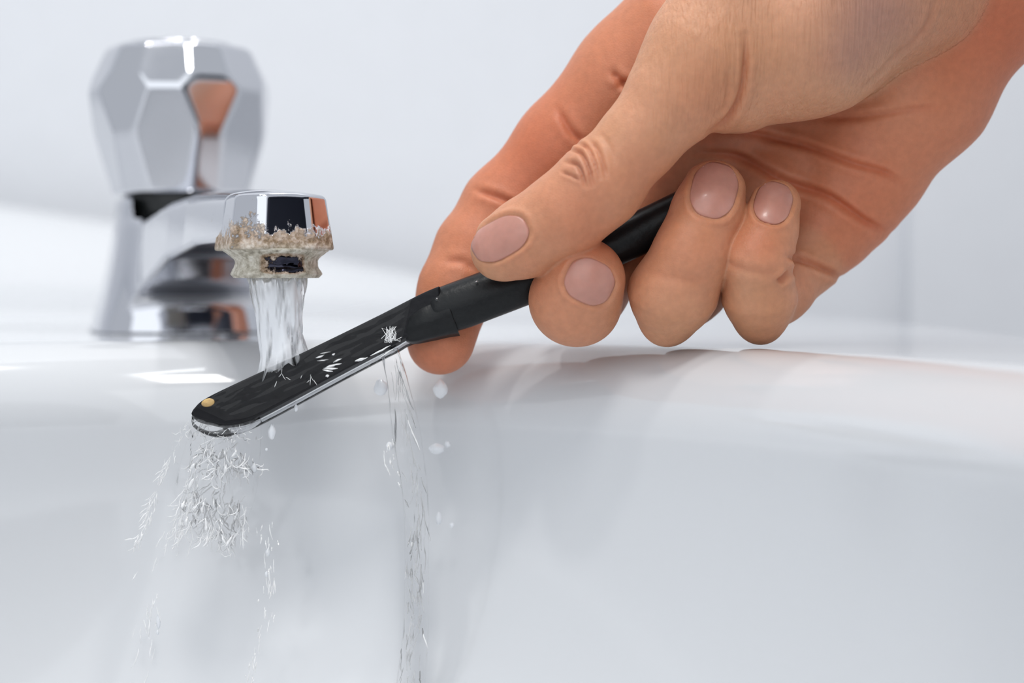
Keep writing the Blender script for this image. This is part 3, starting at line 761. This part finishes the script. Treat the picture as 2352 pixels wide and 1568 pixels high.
for _ in range(75):
    v = rng.random() ** .6; y = 1010 + v * 230; x = 505 - v * 25 + (rng.random() * 2 - 1) * (45 + v * 40)
    if mnoise.noise(Vector((x * .022, y * .014, 4))) < -.05: continue
    paths.append(wisp(x, y, rng.uniform(-6, 6), rng.uniform(14, 38), math.pi / 2 + rng.uniform(-.4, .5), rng.uniform(2.2, 4.4), .3, 7))
for _ in range(70):                                    # stray arc on the left
    v = rng.random() ** .8; paths.append(wisp(420 - 105 * v ** .8 + rng.gauss(0, 4), 1000 + 250 * v, rng.uniform(-3, 3), rng.uniform(12, 46), math.pi / 2 + .35 + rng.uniform(-.2, .2), rng.uniform(.4, 1.5) * (.5 + v), .3))
paths += fleck(450, 985, -1, 40, 16, 10, 8, 26, .4, .9, ang=math.pi * .6, ja=1.0, curl=.6)
paths += fleck(540, 1000, -1, 40, 26, 9, 8, 26, .4, .9, ang=math.pi * .7, ja=1.0, curl=.6)
splash('water_spray', paths, M_spray, 'bright turbulent water breaking off the lower end of the razor', kind='stuff')
# thin strands falling from the notch beside the collar
def along(pts, n, jx, lo, hi, r0, r1, dens=1.0):
    sp = spline(pts, 60); out = []
    for _ in range(n):
        i = min(58, int(59 * rng.random() ** dens)); x, y, w = sp[i]; d = sp[i + 1] - sp[i]; a = math.atan2(d[1], d[0])
        out.append(wisp(x + rng.gauss(0, jx), y, w + rng.uniform(-1, 1), rng.uniform(lo, hi), a + rng.uniform(-.12, .12), rng.uniform(r0, r1), .14))
    return out
splash_end = [[(x, y, -.5, r) for x, y, r in spline([(443, 955, 3), (452, 976, 9), (490, 990, 13), (530, 990, 12), (570, 980, 8), (600, 965, 4)], 30)]]
Ve, Fe = tubes(splash_end, 14); tag(link('water_bead', mesh('water_bead', Ve, Fe), M_water), 'clear bulge of water wrapping the blunt tip of the razor', 'water')
fallp = [(905, 800, -1), (925, 880, -1), (945, 1000, -1), (966, 1150, 0), (962, 1300, 0), (958, 1440, 0), (945, 1600, 0)]
pp = along(fallp, 42, 5, 30, 110, .6, 1.8) + along([(p[0] - 12, p[1], 1) for p in fallp], 26, 7, 20, 80, .5, 1.5)
pp += along([(960, 1180, 0), (945, 1330, 0), (948, 1450, 0), (930, 1590, 0)], 60, 11, 12, 60, .7, 2.4)
pp += along([(895, 985, 0), (905, 1060, 0), (940, 1150, 0)], 12, 10, 14, 40, .8, 2.2)
splash('water_strand', pp, M_spray, 'thin strands of water falling from the razor notch beside the finger', kind='stuff')
pp = along([(420, 1200, 1), (350, 1330, 1), (345, 1450, 1), (320, 1590, 1)], 34, 16, 14, 60, .6, 1.7) + along([(610, 1190, 0), (620, 1330, 0), (600, 1450, 0), (575, 1580, 0)], 46, 12, 10, 46, .6, 2.0)
splash('water_trickle', pp, M_spray, 'faint scattered trickles below the spray at lower left', kind='stuff')
# clear veils: thin wavy sheets of water
def sheet(name, rows, amp, label, thick=.45, nu=90, nv=60, seed=0):
    """rows: from top to bottom, each (x0, x1, y, w)"""
    R = spline(rows, nu); V = []
    for i, (x0, x1, y, w) in enumerate(R):
        for j in range(nv):
            t = j / (nv - 1); x = x0 + (x1 - x0) * t; e = math.sin(math.pi * t) ** .4
            n = mnoise.noise(Vector((x * .045 + seed, y * .016, 1))) + .5 * mnoise.noise(Vector((x * .11 + seed, y * .035, 5)))
            yy = y + 26 * mnoise.noise(Vector((x * .03, seed, 3))) * (i / nu) ** 2
            V.append((x / 10 + .05 * n, yy / 10, w + amp * n - 1.6 * e, thick * (.5 + .8 * abs(n)) * e + .04))
    V = np.array(V); A = HW(V[:, :3]); Bk = HW(V[:, :3] + np.stack([0 * V[:, 3], 0 * V[:, 3], V[:, 3]], 1))
    Fr = grid_faces(nu, nv); k = nu * nv; F = Fr.tolist() + (Fr[:, ::-1] + k).tolist()
    for i in range(nu - 1): F += [[i * nv, i * nv + k, (i + 1) * nv + k, (i + 1) * nv], [i * nv + nv - 1, (i + 1) * nv + nv - 1, (i + 1) * nv + nv - 1 + k, i * nv + nv - 1 + k]]
    for j in range(nv - 1): F += [[j, j + 1, j + 1 + k, j + k], [(nu - 1) * nv + j, (nu - 1) * nv + j + k, (nu - 1) * nv + j + 1 + k, (nu - 1) * nv + j + 1]]
    bm = bmesh.new(); vs = [bm.verts.new(v) for v in np.vstack([A, Bk])]
    for f in F: bm.faces.new([vs[q] for q in f])
    return tag(bmobj(name, bm, M_thin), label, 'water')
sheet('water_veil', [(440, 600, 962, -1), (432, 600, 1000, -1), (415, 596, 1060, 0), (400, 590, 1130, 0), (430, 570, 1190, 0), (470, 540, 1240, 0)], .8, 'clear rippling veil of water under the razor tip', seed=2)
sheet('water_veil', [(870, 915, 800, 0), (888, 940, 880, 0), (900, 968, 1000, 0), (925, 985, 1150, 0), (930, 985, 1300, 0), (925, 985, 1450, 0), (905, 975, 1600, 0)], .6, 'narrow clear ribbon of water falling from the razor notch', seed=9, nu=110, nv=30)
# drops in the air
def drop(px, py, w, rx, ry, label, tail=0.0):
    bm = bmesh.new(); bmesh.ops.create_uvsphere(bm, u_segments=20, v_segments=14, radius=1)
    for v in bm.verts:
        p = v.co.copy(); tz = max(0, -p.y); sx = 1 - tail * tz ** 1.3 * .85
        wob = 1 + .16 * mnoise.noise(p * 1.7 + Vector((px, py, 0)))
        v.co = Vector(HW(((px + p.x * rx * sx * wob) / 10, (py + p.y * ry * wob) / 10, w + p.z * rx / 10 * sx)))
    o = bmobj('water_drop', bm, M_drop); set_attr(o.data, 'foam', [.8] * len(o.data.vertices)); return tag(o, label, 'water drop', 'drops falling around the razor')
for a in [(624, 990, -1, 9, 19, 'bright drop falling just below the middle of the razor', .7), (1012, 892, 8, 17, 22, 'large blurred drop hanging under the index fingertip', .7),
          (875, 890, 6, 17, 19, 'blurred drop left of the strand below the notch', .2), (364, 1425, 1, 5, 19, 'long teardrop falling near the lower left edge', .9),
          (362, 1452, 1, 3.4, 6, 'small drop directly below the long teardrop', .2), (680, 936, -1, 4.5, 9, 'small drop clinging below the razor edge', .6),
          (615, 1268, 0, 5, 9, 'small drop falling right of the spray', .3), (612, 1318, 0, 3.5, 7, 'tiny drop below the one right of the spray', .4),
          (1003, 1030, 10, 18, 12, 'blurred drop below the index fingertip, beside the strand', .1), (1028, 1020, 10, 6, 8, 'small blurred round drop right of the blurred wide one', 0),
          (1008, 1190, 10, 7, 14, 'faint drop halfway down, right of the strand', .3), (1038, 1206, 10, 5, 6, 'tiny faint drop right of the faint halfway one', 0),
          (895, 1024, 1, 9, 10, 'glinting drop left of the strand', .3), (612, 1032, -1, 3, 3.5, 'tiny round drop below the bright falling drop', 0),
          (584, 1074, -1, 6, 12, 'drop at the right edge of the spray', .6)]:
    drop(*a[:5], a[5], a[6])
# water running over the razor: film with ripples, beads and painted white glints
def film():
    nu, nv = 150, 34; V = []
    up = spline([(452, 936), (500, 903), (600, 853), (700, 807), (800, 758), (860, 729), (945, 686)], nu); lo = spline([(518, 966), (575, 956), (640, 924), (700, 893), (800, 841), (870, 803), (925, 776)], nu)
    for i in range(nu):
        for j in range(nv):
            t = j / (nv - 1); x, y = up[i] * (1 - t) + lo[i] * t
            e = min(1, math.sin(math.pi * t) * 2) * min(1, i / 12, (nu - 1 - i) / 8)
            q = x * .9 - y * .45; n = mnoise.noise(Vector((q * .012, (y * .9 + x * .45) * .06, 2))) + .4 * mnoise.noise(Vector((q * .03, (y * .9 + x * .45) * .13, 7)))
            V.append((x / 10, y / 10, -3.56 - e * (.20 + .24 * n)))
    V = HW(np.array(V)); return mesh('water_film', V, grid_faces(nu, nv)[:, ::-1])
tag(link('water_film', film(), M_thin), 'thin rippled film of water over the black razor', 'water')
pp = []  # white streaks modelled in place of lamp highlights on the ripples, plus beads
for x0, y0, x1, y1, r in [(897, 793, 850, 818, 2.2), (845, 820, 822, 830, 1.8), (838, 822, 815, 829, 3), (785, 823, 765, 832, 2.6), (772, 838, 748, 843, 3.2), (776, 846, 742, 846, 3.0), (765, 852, 740, 849, 2.6), (785, 835, 760, 838, 2.2),
                          (745, 815, 725, 822, 2.6), (755, 826, 728, 828, 1.8), (770, 812, 762, 815, 2.6), (748, 864, 756, 861, 3.6), (690, 870, 694, 860, 1), (648, 838, 647, 858, .9), (647, 858, 656, 872, .8), (648, 856, 640, 866, .8), (656, 866, 668, 872, .8),
                          (636, 875, 630, 889, 1), (712, 860, 720, 875, .9), (714, 858, 712, 884, .9), (720, 872, 728, 884, .9), (712, 872, 704, 879, .9), (735, 812, 760, 808, 1.4), (905, 800, 870, 822, 1.6)]:
    pp.append([(x0 + (x1 - x0) * t, y0 + (y1 - y0) * t + rng.uniform(-.7, .7), -3.7, r * math.sin(math.pi * (t * .86 + .07))) for t in np.linspace(0, 1, 6)])
for _ in range(11):                                     # froth in the notch beside the collar
    a = rng.random() * 6.28; pp.append([(898 + rng.gauss(0, 7) + 6 * math.cos(a + k), 772 + rng.gauss(0, 1) + rng.choice((-18, -6, 4, 10)) + 6 * math.sin(a + k), -3.8, .8) for k in np.linspace(0, 3.5, 7)])
splash('water_glint', pp, M_spray, 'white painted glints, small beads and froth of water on the black razor', kind='stuff')
# rim of water hanging along the lower edge of the razor
pp = [[(x, y + 17 + rng.uniform(-1, 1), .5, 6.5 + 1.6 * mnoise.noise(Vector((x * .05, 0, 0)))) for x, y in spline([(530, 972), (575, 962), (640, 929), (760, 864), (860, 811), (905, 788)], 60)]]
V, F = tubes(pp, 14); tag(link('water_bead', mesh('water_bead', V, F), M_water), 'clear bead of water running along the lower edge of the razor', 'water')
